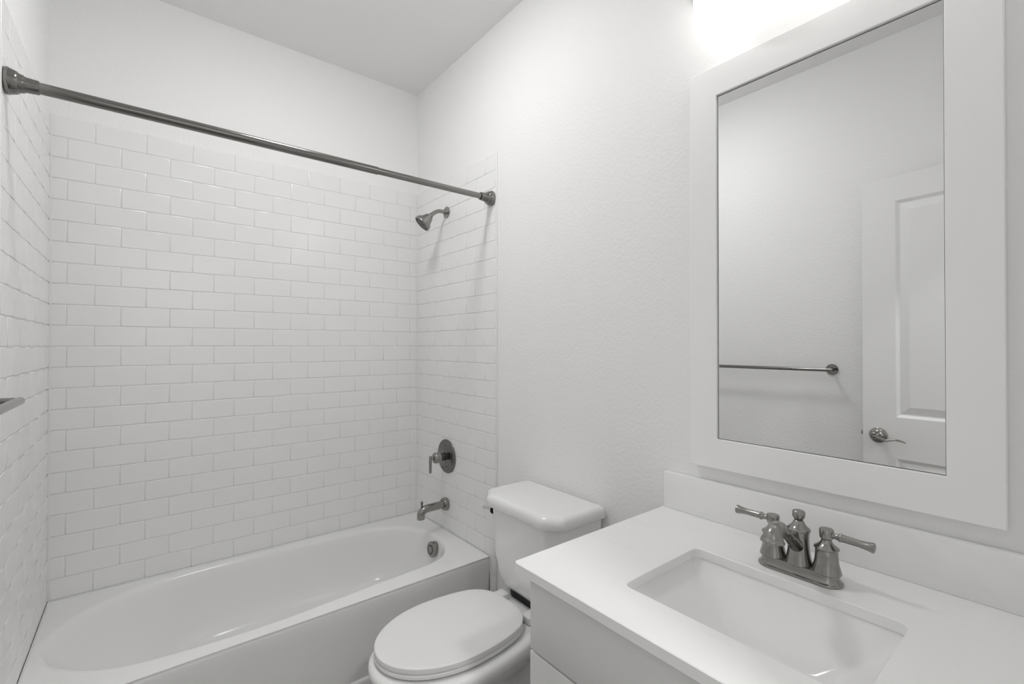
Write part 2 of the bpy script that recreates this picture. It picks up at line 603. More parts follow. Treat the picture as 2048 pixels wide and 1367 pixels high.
lever_handle(-1, 'door_handle')
lever_handle(1, 'door_handle')
m = MB()
m.box((DW, 0.0125, 0.872 - 0.012 - 0.008 + 0.02), (DW + 0.0115, 0.0225, 0.872 - 0.012 + 0.010 + 0.02), 0.001)
m.box((DW - 0.0005, 0.006, 0.852), (DW + 0.0012, 0.029, 0.910), 0.0004)
lt = m.build('latch', M['nickel']); lt.parent = dr
for z in (0.18, 0.98, 1.83):
    m = MB()
    m.tube([(-0.006, -0.004, z), (-0.006, -0.004, z + 0.09)], 0.006, n=14, sub=1)
    m.box((-0.005, -0.001, z), (0.001, 0.030, z + 0.09), 0.0003)
    hh = m.build('hinge', M['nickel']); hh.parent = dr

# ------------------------------------------------------------------ bathtub
TX0, TX1, TY0, TY1 = XL + 0.001, XR - 0.001, TUB_Y, YB - 0.003
rim = [(1.157, 2.06), (1.150, 2.14), (1.105, 2.235), (1.025, 2.315), (0.93, 2.352), (0.80, 2.368), (0.6, 2.380), (0.39, 2.386), (0.2, 2.383), (0.06, 2.368),
       (-0.035, 2.338), (-0.118, 2.287), (-0.172, 2.238), (-0.210, 2.178), (-0.235, 2.110), (-0.242, 2.055), (-0.226, 1.992), (-0.187, 1.928), (-0.122, 1.868),
       (-0.05, 1.828), (0.02, 1.810), (0.15, 1.793), (0.29, 1.786), (0.45, 1.790), (0.64, 1.806), (0.85, 1.822), (0.97, 1.830), (1.045, 1.848), (1.095, 1.885), (1.130, 1.935), (1.150, 1.995)]
rim = smooth_closed(rim, 5)
tc_ = (0.5, 2.08)
outer = [(TX0, TY0), (TX1, TY0), (TX1, TY1), (TX0, TY1)]
angs = sorted([math.atan2(y - tc_[1], x - tc_[0]) for x, y in outer] + [2 * PI * k / 180 - PI + 0.003 for k in range(180)])
O_ = radial(outer, tc_, angs)
C_ = radial(rim, tc_, angs)


def ringz(p, z):
    return [(x, y, z) for x, y in p]


def left_more(dl, dr_):
    """inset that grows towards the sloping back rest on the left"""
    def f(p):
        t = min(1, max(0, (0.25 - p[0]) / 0.5))
        t = t * t * (3 - 2 * t)
        return dr_ * (1 - t) + dl * t
    return f


tub = empty('bathtub', (0.48, 2.07, 0), 'white built-in bathtub with plain apron, between the tiled walls', 'bathtub')
m = MB()


def shrink(p, d):
    """pull the loop in by d(p) along the ray to the tub's axis"""
    out = []
    for x, y in p:
        dd = d((x, y)) if callable(d) else d
        cx = min(max(x, 0.12), 0.86)
        vx, vy = cx - x, 2.085 - y
        L = math.hypot(vx, vy)
        out.append((x + vx / L * dd, y + vy / L * dd))
    return out


rings = [ringz(O_, TUB_Z - 0.004), ringz(O_, TUB_Z)]
rings += [ringz(shrink(C_, -0.026), TUB_Z - 0.0005), ringz(shrink(C_, -0.018), TUB_Z - 0.0012), ringz(shrink(C_, -0.009), TUB_Z - 0.0035), ringz(shrink(C_, -0.002), TUB_Z - 0.009),
          ringz(shrink(C_, left_more(0.006, 0.003)), TUB_Z - 0.018), ringz(shrink(C_, left_more(0.026, 0.010)), TUB_Z - 0.05),
          ringz(shrink(C_, left_more(0.075, 0.024)), TUB_Z - 0.12), ringz(shrink(C_, left_more(0.135, 0.040)), TUB_Z - 0.19),
          ringz(shrink(C_, left_more(0.180, 0.058)), TUB_Z - 0.235), ringz(shrink(C_, left_more(0.225, 0.085)), TUB_Z - 0.268), ringz(shrink(C_, left_more(0.275, 0.125)), TUB_Z - 0.283),
          ringz(shrink(C_, left_more(0.32, 0.19)), TUB_Z - 0.287)]
m.loft(rings, cap0=False, cap1=True)
part(m, 'basin', M['tub'], tub, sharp=60)
m = MB()                                   # apron with a rounded top edge and a small foot
ap = [(TY0 + 0.030, TUB_Z - 0.0045), (TY0 + 0.014, TUB_Z - 0.0005), (TY0 + 0.008, TUB_Z - 0.0012), (TY0 + 0.0035, TUB_Z - 0.004), (TY0 + 0.001, TUB_Z - 0.009), (TY0, TUB_Z - 0.016), (TY0 + 0.002, TUB_Z - 0.05),
      (TY0 + 0.010, 0.060), (TY0 + 0.010, 0.048), (TY0 + 0.004, 0.043), (TY0 + 0.002, 0.036), (TY0 + 0.002, 0.0), (TY0 + 0.030, 0.0)]
m.loft([[(x, y, z) for y, z in ap] for x in (TX0, TX1)])
part(m, 'apron', M['tub'], tub, sharp=50)
# the apron carries the rim's front lip, so pull the deck's first ring under it
m = MB()
oc = Vector((1.146, 2.052, 0.288))
m.lathe([(-0.012, 0.030), (0.0, 0.036), (0.018, 0.038), (0.024, 0.0365), (0.027, 0.032), (0.0275, 0.0195)], oc, (-1, -0.06, 0.10), n=48)
ov = part(m, 'overflow_cover', M['nickel'], tub)
m = MB()
m.lathe([(0.0262, 0.0218), (0.0282, 0.0218), (0.0282, 0.0172), (0.0262, 0.0172)], oc, (-1, -0.06, 0.10), n=40, cap0=False, cap1=False)
part(m, 'gasket', M['dark'], ov)
m = MB()
m.lathe([(0.025, 0.0172), (0.0285, 0.0172), (0.0292, 0.016)], oc, (-1, -0.06, 0.10), n=40)
part(m, 'push_button', M['nickel'], ov)
m = MB()
m.lathe([(0, 0.036), (0.003, 0.035), (0.004, 0.028), (0.0045, 0.020), (0.010, 0.019), (0.012, 0.016)], (0.93, 2.08, TUB_Z - 0.2865), (0, 0, 1), n=32)
part(m, 'drain', M['nickel'], tub)

m = MB()
m.tube([(XL + 0.0034, TUB_Y + 0.006, TUB_Z + 0.001), (XL + 0.0034, YB - 0.0036, TUB_Z + 0.001)], 0.0028, n=10, sub=1)
m.tube([(XR - 0.0034, TUB_Y + 0.006, TUB_Z + 0.001), (XR - 0.0034, YB - 0.0036, TUB_Z + 0.001)], 0.0028, n=10, sub=1)
m.tube([(XL + 0.0034, YB - 0.0036, TUB_Z + 0.001), (XR - 0.0034, YB - 0.0036, TUB_Z + 0.001)], 0.0028, n=10, sub=1)
part(m, 'caulk_bead', M['caulk'], tub)

# ------------------------------------------------------------------ shower curtain rod
rod = empty('shower_curtain_rod', (0.48, 1.70, 1.966), 'brushed nickel shower curtain rod spanning above the tub', 'curtain rod')
RZ = 1.966
m = MB(); m.tube([(XL + 0.04, 1.70, RZ), (0.70, 1.70, RZ)], 0.0145, n=32, sub=1)
part(m, 'outer_tube', M['nickel_rod'], rod)
m = MB(); m.tube([(0.69, 1.70, RZ), (XR - 0.05, 1.70, RZ)], 0.0125, n=32, sub=1)
part(m, 'inner_tube', M['nickel_rod'], rod)
for x, s in ((XL, 1), (XR, -1)):
    m = MB()
    m.lathe([(0.0015, 0.0325), (0.004, 0.0335), (0.008, 0.0335), (0.009, 0.0320), (0.011, 0.0315), (0.020, 0.0285), (0.024, 0.0265), (0.0255, 0.0240), (0.034, 0.0215), (0.037, 0.0190), (0.060, 0.0175), (0.062, 0.0165)], (x, 1.70, RZ), (s, 0, 0), n=48)
    fl = part(m, 'end_flange', M['nickel_rod'], rod)
    m = MB(); m.lathe([(0.0001, 0.0315), (0.0016, 0.0322)], (x, 1.70, RZ), (s, 0, 0), n=40)
    part(m, 'rubber_pad', M['dark'], fl)
    if s < 0:
        m = MB(); m.lathe([(0.061, 0.0140), (0.064, 0.0140)], (x, 1.70, RZ), (s, 0, 0), n=32)
        part(m, 'collar', M['dark'], fl)

# ------------------------------------------------------------------ shower head
sh = empty('shower_fixture', (XR, 2.095, 1.992), 'small brushed nickel shower head on a bent arm', 'shower head')
sy, sz = 2.095, 1.992
m = MB(); m.lathe([(0.0005, 0.0285), (0.0025, 0.0300), (0.005, 0.0290), (0.007, 0.018), (0.013, 0.0145), (0.016, 0.0130)], (XR, sy, sz), (-1, 0, 0), n=40)
part(m, 'wall_flange', M['nickel'], sh)
ax = Vector((-0.66, 0.20, -0.72)).normalized()
neck = Vector((1.1455, sy - 0.002, 1.9625))
m = MB()
m.tube([(XR - 0.002, sy, sz), (XR - 0.025, sy, sz), (XR - 0.045, sy, sz - 0.001), (XR - 0.064, sy, sz - 0.008), tuple(neck - ax * 0.004), tuple(neck + ax * 0.008)], 0.0098, n=24)
part(m, 'arm', M['nickel'], sh)
m = MB()
m.lathe([(-0.004, 0.0105), (0.0, 0.0125), (0.006, 0.0130), (0.010, 0.0150), (0.014, 0.0205), (0.017, 0.0215), (0.046, 0.0335), (0.048, 0.0345), (0.050, 0.0400), (0.056, 0.0425), (0.066, 0.0450), (0.070, 0.0450), (0.0715, 0.0435), (0.0715, 0.0395), (0.0695, 0.039)], neck, ax, n=48)
hd = part(m, 'head', M['nickel'], sh)
m = MB()
m.lathe([(0.068, 0.0385), (0.0708, 0.0385)], neck, ax, n=40)
e1 = ax.cross(Vector((0, 1, 0))).normalized(); e2 = ax.cross(e1)
part(m, 'spray_face', M['dark_metal'], hd)
m = MB()
for r_, n_ in ((0.006, 5), (0.014, 10), (0.022, 15), (0.0295, 20), (0.036, 24)):
    for k in range(n_):
        a = 2 * PI * k / n_ + r_ * 40
        c = neck + ax * 0.0706 + e1 * (r_ * math.cos(a)) + e2 * (r_ * math.sin(a))
        m.lathe([(0, 0.0021), (0.0016, 0.0017), (0.0022, 0.0009)], c, ax, n=8)
nz = part(m, 'nozzles', M['nozzle'], hd); nz['kind'] = 'stuff'

# ------------------------------------------------------------------ tub valve
vy, vz = 2.091, 0.727
vv = empty('shower_valve', (XR, vy, vz), 'round brushed nickel valve plate with lever handle above the tub spout', 'shower valve')
m = MB(); m.lathe([(0.0005, 0.086), (0.003, 0.087), (0.006, 0.0855), (0.0085, 0.081), (0.0095, 0.078), (0.0095, 0.030), (0.012, 0.026)], (XR, vy, vz), (-1, 0, 0), n=72)
esc = part(m, 'escutcheon', M['dark_metal'], vv)
for a, r_, w in ((90, 0.056, 0.012), (-90, 0.030, 0.010), (-80, 0.050, 0.010), (-112, 0.066, 0.010)):
    a = math.radians(a)
    cy_, cz_ = vy - r_ * math.cos(a), vz + r_ * math.sin(a)
    m = MB()
    m.box((XR - 0.0100, cy_ - w / 2, cz_ - 0.0013), (XR - 0.0093, cy_ + w / 2, cz_ + 0.0013))
    part(m, 'marking', M['dark'], esc)
m = MB(); m.lathe([(0.009, 0.0205), (0.030, 0.0205), (0.031, 0.0195), (0.046, 0.0195)], (XR, vy, vz), (-1, 0, 0), n=40)
part(m, 'sleeve', M['dark_metal'], vv)
m = MB(); m.lathe([(0.044, 0.024), (0.046, 0.0285), (0.049, 0.0285), (0.050, 0.0272), (0.068, 0.0272), (0.074, 0.0255), (0.079, 0.020), (0.081, 0.012), (0.082, 0.006), (0.084, 0.0045), (0.094, 0.004)], (XR, vy, vz), (-1, 0, 0), n=40)
part(m, 'handle_hub', M['nickel'], vv)
m = MB(); m.lathe([(0, 0.0062), (0.0015, 0.0070), (0.084, 0.0070), (0.0855, 0.0062)], (XR - 0.097, vy, vz + 0.0135), (0, 0, -1), n=28)
part(m, 'lever', M['nickel'], vv)

# ------------------------------------------------------------------ tub spout
py, pz = 2.095, 0.481
sp = empty('tub_spout', (XR, py, pz), 'brushed nickel tub spout with a diverter pin, under the valve', 'tub spout')
m = MB(); m.lathe([(0.0005, 0.031), (0.002, 0.032), (0.019, 0.032), (0.023, 0.030), (0.024, 0.018)], (XR, py, pz), (-1, 0, 0), n=48)
part(m, 'wall_flange', M['nickel'], sp)
m = MB()
m.tube([(XR - 0.02, py, pz), (XR - 0.06, py, pz - 0.0), (XR - 0.105, py, pz - 0.001), (XR - 0.128, py, pz - 0.004), (XR - 0.143, py, pz - 0.016), (XR - 0.147, py, pz - 0.030), (XR - 0.147, py, pz - 0.047)],
       [0.0195, 0.0195, 0.0195, 0.0198, 0.0200, 0.0195, 0.0192], n=36, up=(0, 1, 0), sub=8)
part(m, 'spout_body', M['nickel'], sp)
m = MB(); m.lathe([(0, 0.0048), (0.014, 0.0048), (0.0145, 0.006), (0.025, 0.0062), (0.026, 0.005)], (XR - 0.142, py, pz + 0.012), (0, 0, 1), n=24)
part(m, 'diverter_pin', M['dark_metal'], sp)

# ------------------------------------------------------------------ toilet
toi = empty('toilet', (0.86, 1.245, 0), 'white two-piece toilet with closed lid, between vanity and tub', 'toilet')
TC = 1.243


def tank_poly(gx, gy, xf, half, r=0.02, back=1.232):
    """plan of the tank: straight back, bowed front with chamfered corners"""
    y0, y1 = TC - half + gy, TC + half - gy
    return round_poly([(back, y0), (back, y1), (xf + 0.043 + gx, y1), (xf + gx, y1 - 0.062), (xf + gx, y0 + 0.062), (xf + 0.043 + gx, y0)], [0.012, 0.012, 0.03, 0.05, 0.05, 0.03], 6)


m = MB()
rings = []
for z, g, half, bk in ((0.4185, 0.050, 0.125, 1.20), (0.4190, 0.040, 0.135, 1.205), (0.424, 0.033, 0.145, 1.215), (0.442, 0.021, 0.162, 1.225), (0.475, 0.012, 0.177, 1.229), (0.53, 0.008, 0.186, 1.230), (0.62, 0.004, 0.192, 1.231), (0.714, 0.0, 0.1955, 1.232)):
    rings.append([(x, y, z) for x, y in tank_poly(g, 0, 1.008, half, back=bk)])
m.loft(rings, cap0=True, cap1=True)
part(m, 'tank', M['porcelain'], toi, sharp=55)
m = MB()
rings = []
for z, g in ((0.712, 0.012), (0.7125, 0.004), (0.7165, 0.0), (0.735, 0.0), (0.745, 0.002), (0.7515, 0.007), (0.755, 0.014), (0.7565, 0.026)):
    rings.append([(x, y, z) for x, y in tank_poly(g, g, 0.988, 0.208, back=1.236 - g * 0.7)])
m.loft(rings)
part(m, 'tank_lid', M['porcelain'], toi, sharp=60)


SC = 1.252


def seat_plan(g, x_tip=0.517, x_back=0.984, w=0.167, n=40):
    """elongated oval, squarer at the back"""
    pts = []
    xm = 0.750
    for k in range(4 * n):
        a = PI / 2 + 2 * PI * k / (4 * n)
        c, s_ = math.cos(a), math.sin(a)
        if c <= 0:
            pts.append((xm + (xm - x_tip - g) * c, SC + (w - g) * s_))
        else:
            p = 2 + 0.85 * min(1, c * 1.6)
            pts.append((xm + (x_back - g - xm) * abs(c) ** (2 / p), SC + (w - g) * math.copysign(abs(s_) ** (2 / p), s_)))
    return pts


def seat_ring(g, z, **k):
    p = seat_plan(g, **k)
    return [(x, y, z) for x, y in p]


def round_back(p, r=0.035):
    return p


m = MB()
m.loft([seat_ring(0.003, 0.4145), seat_ring(0.0, 0.4155), seat_ring(0.0, 0.4280), seat_ring(0.0006, 0.4292), seat_ring(0.0025, 0.4302), seat_ring(0.012, 0.4307), seat_ring(0.05, 0.4310)])
part(m, 'seat_lid', M['seat'], toi, sharp=60)
m = MB()
m.loft([seat_ring(0.006, 0.3985), seat_ring(0.001, 0.3995), seat_ring(-0.001, 0.403), seat_ring(-0.0005, 0.4095), seat_ring(0.002, 0.412), seat_ring(0.008, 0.4128)])
part(m, 'seat', M['seat'], toi, sharp=60)
for dy in (-0.06, 0.06):
    m = MB()
    m.lathe([(0, 0.007), (0.0022, 0.007)], (0.56, SC + dy, 0.4125), (0, 0, 1), n=12)
    part(m, 'bumper', M['seat'], toi)
for s in (-1, 1):
    m = MB()
    m.box((0.978, TC + s * 0.082 - 0.022, 0.3935), (1.028, TC + s * 0.082 + 0.022, 0.4185), 0.006, seg=3)
    part(m, 'hinge_cover', M['seat'], toi)

# bowl: loft of plan curves from the rim to the floor
def bowl_plan(x_tip, x_back, w, wb, z, xm=0.75, p=2.1, n=28):
    """front is a superellipse, rear runs back with half width wb"""
    pts = []
    for k in range(2 * n + 1):
        a = PI / 2 + PI * k / (2 * n)
        c, s = math.cos(a), math.sin(a)
        cx = -abs(c) ** (2 / p) * 1.0
        sx = math.copysign(abs(s) ** (2 / p), s)
        pts.append((xm + (xm - x_tip) * cx, TC + w * sx, z))
    rear = []
    for k in range(1, 15):
        t = k / 14
        e = t * t * (3 - 2 * t)
        rear.append((xm + (x_back - xm) * t, w * (1 - min(1, e * 1.25)) + wb * min(1, e * 1.25)))
    pts += [(x, TC - y, z) for x, y in rear]
    pts += [(x, TC + y, z) for x, y in rear[::-1]]
    return pts


m = MB()
rings = [bowl_plan(0.545, 1.190, 0.145, 0.113, 0.3920), bowl_plan(0.518, 1.200, 0.168, 0.128, 0.3935), bowl_plan(0.506, 1.205, 0.179, 0.135, 0.390), bowl_plan(0.500, 1.208, 0.185, 0.138, 0.383),
         bowl_plan(0.499, 1.208, 0.186, 0.138, 0.372), bowl_plan(0.503, 1.206, 0.182, 0.137, 0.356), bowl_plan(0.513, 1.200, 0.174, 0.133, 0.340), bowl_plan(0.536, 1.190, 0.158, 0.125, 0.316),
         bowl_plan(0.570, 1.085, 0.139, 0.100, 0.285), bowl_plan(0.598, 1.055, 0.124, 0.090, 0.245), bowl_plan(0.630, 1.050, 0.111, 0.085, 0.20), bowl_plan(0.655, 1.050, 0.104, 0.085, 0.15),
         bowl_plan(0.665, 1.055, 0.103, 0.088, 0.10), bowl_plan(0.662, 1.060, 0.106, 0.094, 0.05), bowl_plan(0.652, 1.068, 0.112, 0.104, 0.018), bowl_plan(0.648, 1.070, 0.114, 0.106, 0.0)]
m.loft(rings, cap0=True, cap1=True)
bowl = part(m, 'bowl', M['porcelain'], toi, sharp=60)
m = MB()
m.loft([[(x, y, z) for x, y in tank_poly(0.042, 0, 1.008, 0.142, back=1.205)] for z in (0.3925, 0.4184)])
part(m, 'tank_gasket', M['dark'], toi)
for s in (-1, 1):
    m = MB()
    m.lathe([(0, 0.013), (0.012, 0.0125), (0.019, 0.009), (0.021, 0.003)], (0.90, TC + s * 0.090, 0.030), (0, s * 0.5, 0.85), n=20)
    part(m, 'bolt_cap', M['seat'], toi)
# trip lever on the tub side of the tank
m = MB()
ly = TC + 0.1945
m.lathe([(0.0, 0.0165), (0.0018, 0.0168), (0.0025, 0.016)], (1.058, ly, 0.671), (0, 1, 0), n=28)
lv = part(m, 'lever_gasket', M['dark'], toi)
m = MB()
m.lathe([(0.003, 0.0145), (0.006, 0.0160), (0.013, 0.0150), (0.017, 0.0115), (0.018, 0.004)], (1.058, ly, 0.671), (0, 1, 0), n=28)
m.tube([(1.062, ly + 0.010, 0.674), (1.050, ly + 0.016, 0.679), (1.036, ly + 0.023, 0.682), (1.022, ly + 0.028, 0.686)], [0.012, 0.010, 0.008, 0.0065], n=16, squash=(0.8, 1.2))
part(m, 'flush_lever', M['seat'], toi)

# water supply under the tank
vs_ = empty('supply_valve', (1.225, 1.37, 0.15), 'chrome stop valve on the wall below the toilet tank', 'supply valve')
m = MB()
m.lathe([(0.0, 0.030), (0.003, 0.028), (0.005, 0.010), (0.03, 0.0085), (0.05, 0.0085)], (DR, 1.37, 0.16), (-1, 0, 0), n=28)
m.lathe([(0, 0.011), (0.036, 0.011)], (1.195, 1.37, 0.145), (0, 0, 1), n=20)
m.lathe([(0, 0.008), (0.012, 0.008), (0.012, 0.017), (0.024, 0.017), (0.026, 0.012)], (1.188, 1.37, 0.16), (-1, 0, 0), n=20)
part(m, 'valve_body', M['hose'], vs_)
m = MB()
m.tube([(1.195, 1.37, 0.185), (1.195, 1.372, 0.22), (1.188, 1.378, 0.27), (1.170, 1.37, 0.33), (1.155, 1.352, 0.37), (1.155, 1.350, 0.405)], 0.0055, n=14)
part(m, 'supply_hose', M['hose'], toi)

# ------------------------------------------------------------------ vanity cabinet
CZ = 0.821                                  # top of the stone
CT = 0.020
VX, VY1, VY0 = 0.690, 0.775, YF + 0.002
van = empty('vanity_cabinet', (0.95, 0.37, 0), 'white shaker vanity cabinet under the quartz countertop', 'vanity cabinet')
m = MB()
m.box((VX, VY1 - 0.016, 0.0), (DR - 0.001, VY1, CZ - CT - 0.0005), 0.0006)
m.box((VX, VY0, 0.0), (DR - 0.001, VY0 + 0.016, CZ - CT - 0.0005), 0.0006)
m.box((VX + 0.06, VY0 + 0.016, 0.0), (VX + 0.075, VY1 - 0.016, 0.10))
m.box((VX, VY0 + 0.016, 0.10), (DR - 0.001, VY1 - 0.016, 0.116))
m.box((DR - 0.010, VY0 + 0.016, 0.116), (DR - 0.002, VY1 - 0.016, CZ - CT - 0.0005))
m.box((VX + 0.012, VY0 + 0.016, CZ - CT - 0.035), (VX + 0.028, VY1 - 0.016, CZ - CT - 0.0005))
m.box((VX, 0.352, 0.116), (VX + 0.018, 0.378, 0.617))
part(m, 'carcass', M['cabinet'], van)
DTOP, DBOT = CZ - CT - 0.0040, 0.6350
m = MB()
m.box((VX - 0.0195, VY0 + 0.002, DBOT), (VX - 0.0005, VY1 + 0.001, DTOP), 0.0012)
part(m, 'drawer_front', M['cabinet'], van)
for y_hi, W_ in ((VY1 + 0.001, 0.4105), (VY1 + 0.001 - 0.4105 - 0.003, VY1 + 0.001 - 0.4105 - 0.003 - VY0 - 0.002)):
    m = MB()
    Zd = DBOT - 0.0055 - 0.105
    panel_slab(m, W_, Zd, 0.019, [(0.057, W_ - 0.057, 0.057, Zd - 0.057)], [(0, 0), (0.0005, 0.008), (0.001, 0.0085)])
    # the fine joint lines between stiles and rails
    for xx in (0.057, W_ - 0.057):
        for z0_, z1_ in ((0.0, 0.057), (Zd - 0.057, Zd)):
            m.add([(xx - 0.0003, -0.00015, z0_), (xx + 0.0003, -0.00015, z0_), (xx + 0.0003, -0.00015, z1_), (xx - 0.0003, -0.00015, z1_)], [[0, 1, 2, 3]], False, 1)
    # slab x -> world -y, slab -y -> world -x
    m.xf(Matrix.Translation((VX - 0.0195, y_hi, 0.105)) @ Matrix(((0, 1, 0, 0), (-1, 0, 0, 0), (0, 0, 1, 0), (0, 0, 0, 1))))
    part(m, 'cabinet_door', [M['cabinet'], M['grout']], van, sharp=20)

# ------------------------------------------------------------------ countertop with sink cut-out
SX0, SX1, SY0, SY1 = 0.757, 1.030, 0.197, 0.590
sc_ = ((SX0 + SX1) / 2, (SY0 + SY1) / 2)
hole = round_poly([(SX0, SY0), (SX1, SY0), (SX1, SY1), (SX0, SY1)], 0.020, 8)
CX0, CY1 = 0.647, 0.8055
top = round_poly([(CX0, YF + 0.001), (DR - 0.0008, YF + 0.001), (DR - 0.0008, CY1), (CX0, CY1)], [0.0, 0.0, 0.0, 0.012], 8)
angs = sorted([math.atan2(y - sc_[1], x - sc_[0]) for x, y in top + hole] + [2 * PI * k / 60 - PI + 0.004 for k in range(60)])
TO, HO = radial(top, sc_, angs), radial(hole, sc_, angs)
m = MB()


def grow(p, d):
    c = sc_
    return [(x + (d if x > c[0] else -d) * (abs(x - c[0]) > 0.05), y + (d if y > c[1] else -d) * (abs(y - c[1]) > 0.05)) for x, y in p]


b = 0.0015
TOi = [(max(x, CX0 + b), min(y, CY1 - b)) for x, y in TO]
m.loft([ringz(HO, CZ - CT), ringz(HO, CZ - 0.001), ringz(radial(hole, sc_, angs) if 0 else [(x + (0.001 if x > sc_[0] else -0.001), y + (0.001 if y > sc_[1] else -0.001)) for x, y in HO], CZ),
        ringz(TOi, CZ), ringz(TO, CZ - b), ringz(TO, CZ - CT)], cap0=False, cap1=False)
n0 = len(angs)
m.loft([ringz(HO, CZ - CT), ringz(TO, CZ - CT)], cap0=False, cap1=False)
counter = m.build('countertop', M['quartz'], loc=(0.94, 0.38, CZ), sharp=30)
tag(counter, 'white quartz countertop with a rectangular sink cut-out', 'countertop')
m = MB()
m.box((XR - 0.0195, YF + 0.001, CZ + 0.0002), (DR - 0.0008, 0.8005, CZ + 0.1045), 0.0012)
part(m, 'backsplash', M['quartz'], counter)

# ------------------------------------------------------------------ undermount sink
snk = empty('sink', (sc_[0], sc_[1], CZ - CT), 'white rectangular undermount sink set in the countertop', 'sink')


def rr(x0, x1, y0, y1, r, z):
    return [(x, y, z) for x, y in round_poly([(x0, y0), (x1, y0), (x1, y1), (x0, y1)], r, 8)]


zt = CZ - CT - 0.0004
m = MB()
m.loft([rr(SX0 - 0.025, SX1 + 0.025, SY0 - 0.025, SY1 + 0.025, 0.03, zt - 0.012), rr(SX0 - 0.025, SX1 + 0.025, SY0 - 0.025, SY1 + 0.025, 0.03, zt),
        rr(SX0 - 0.003, SX1 + 0.003, SY0 - 0.003, SY1 + 0.003, 0.022, zt), rr(SX0 - 0.001, SX1 + 0.001, SY0 - 0.001, SY1 + 0.001, 0.021, zt - 0.006),
        rr(SX0 + 0.006, SX1 - 0.006, SY0 + 0.012, SY1 - 0.014, 0.024, zt - 0.022), rr(SX0 + 0.030, SX1 - 0.038, SY0 + 0.060, SY1 - 0.068, 0.028, zt - 0.068),
        rr(SX0 + 0.050, SX1 - 0.064, SY0 + 0.100, SY1 - 0.115, 0.032, zt - 0.103), rr(SX0 + 0.062, SX1 - 0.078, SY0 + 0.122, SY1 - 0.138, 0.034, zt - 0.113),
        rr(SX0 + 0.085, SX1 - 0.105, SY0 + 0.152, SY1 - 0.165, 0.020, zt - 0.117)], cap0=False, cap1=True)
m.loft([rr(SX0 - 0.025, SX1 + 0.025, SY0 - 0.025, SY1 + 0.025, 0.03, zt - 0.012), rr(SX0 + 0.02, SX1 - 0.02, SY0 + 0.05, SY1 - 0.05, 0.03, zt - 0.09),
        rr(SX0 + 0.045, SX1 - 0.06, SY0 + 0.10, SY1 - 0.11, 0.03, zt - 0.127)], cap0=False, cap1=True)
part(m, 'basin', M['sink'], snk, sharp=40)
m = MB()
m.lathe([(0, 0.021), (0.002, 0.0205), (0.0025, 0.016), (0.006, 0.0155), (0.0075, 0.012)], (0.885, 0.385, zt - 0.1165), (0, 0, 1), n=32)
part(m, 'drain', M['nickel'], snk)

# ------------------------------------------------------------------ faucet
FX, FY = 1.085, 0.3895
fau = empty('faucet', (FX, FY, CZ), 'brushed nickel centerset faucet with two lever handles behind the sink', 'faucet')
m = MB()


def stadium(hw, hl, z, n=20):
    pts = []
    for k in range(n + 1):
        a = -PI / 2 + PI * k / n
        pts.append((FX + hw * math.sin(a), FY + (hl - hw) + hw * math.cos(a), z))
    for k in range(n + 1):
        a = PI / 2 + PI * k / n
        pts.append((FX + hw * math.sin(a), FY - (hl - hw) + hw * math.cos(a), z))
    return pts


m.loft([stadium(0.0290, 0.0790, CZ + 0.0002), stadium(0.0300, 0.0800, CZ + 0.002), stadium(0.0292, 0.0790, CZ + 0.005), stadium(0.0262, 0.0765, CZ + 0.0065), stadium(0.0255, 0.0755, CZ + 0.008),
        stadium(0.0235, 0.0735, CZ + 0.0125), stadium(0.0222, 0.0722, CZ + 0.018), stadium(0.0218, 0.0718, CZ + 0.0225), stadium(0.0200, 0.0700, CZ + 0.0235)])
part(m, 'base_plate', M['nickel'], fau, sharp=32)
for s in (-1, 1):
    y = FY + s * 0.0508
    m = MB()
    m.lathe([(0.0, 0.0255), (0.001, 0.0262), (0.006, 0.0252), (0.014, 0.0228), (0.024, 0.0208), (0.036, 0.0198), (0.046, 0.0196), (0.047, 0.0188)], (FX, y, CZ + 0.021), (0, 0, 1), n=44)
    hb = part(m, 'handle_body', M['nickel'], fau)
    m = MB()
    m.lathe([(0.0, 0.0205), (0.001, 0.0222), (0.003, 0.0220), (0.005, 0.0195), (0.009, 0.0140), (0.014, 0.0102), (0.019, 0.0090), (0.0205, 0.0105), (0.022, 0.0122), (0.038, 0.0128), (0.0395, 0.0118)], (FX, y, CZ + 0.0685), (0, 0, 1), n=40)
    part(m, 'handle_cap', M['nickel'], hb)
    m = MB()
    m.lathe([(0.008, 0.0075), (0.014, 0.0055), (0.020, 0.0062), (0.024, 0.0085), (0.0255, 0.0088), (0.027, 0.0075), (0.034, 0.0072), (0.055, 0.0068), (0.068, 0.0080), (0.076, 0.0098), (0.079, 0.0094), (0.0800, 0.0070)],
            (FX, y, CZ + 0.0985), (0, s, -0.045 if s < 0 else 0.0), n=32)
    part(m, 'lever', M['nickel'], hb)
m = MB()
m.lathe([(0.0, 0.0248), (0.001, 0.0255), (0.006, 0.0245), (0.014, 0.0225), (0.026, 0.0205), (0.045, 0.0192), (0.062, 0.0192), (0.066, 0.0205), (0.069, 0.0205), (0.0695, 0.0195)], (FX, FY, CZ + 0.0215), (0, 0, 1), n=44)
body = part(m, 'center_body', M['nickel'], fau)
m = MB()
m.lathe([(0.0, 0.0205), (0.001, 0.0222), (0.003, 0.0218), (0.008, 0.0160), (0.013, 0.0120), (0.018, 0.0098), (0.020, 0.0086), (0.0205, 0.0078)], (FX, FY, CZ + 0.091), (0, 0, 1), n=40)
part(m, 'body_cap', M['nickel'], body)
m = MB()
m.lathe([(0.0, 0.0074), (0.002, 0.0085), (0.005, 0.0108), (0.009, 0.0120), (0.017, 0.0122), (0.019, 0.0108), (0.020, 0.0085)], (FX, FY, CZ + 0.1115), (0, 0, 1), n=36)
part(m, 'lift_knob', M['nickel'], body)
m = MB()
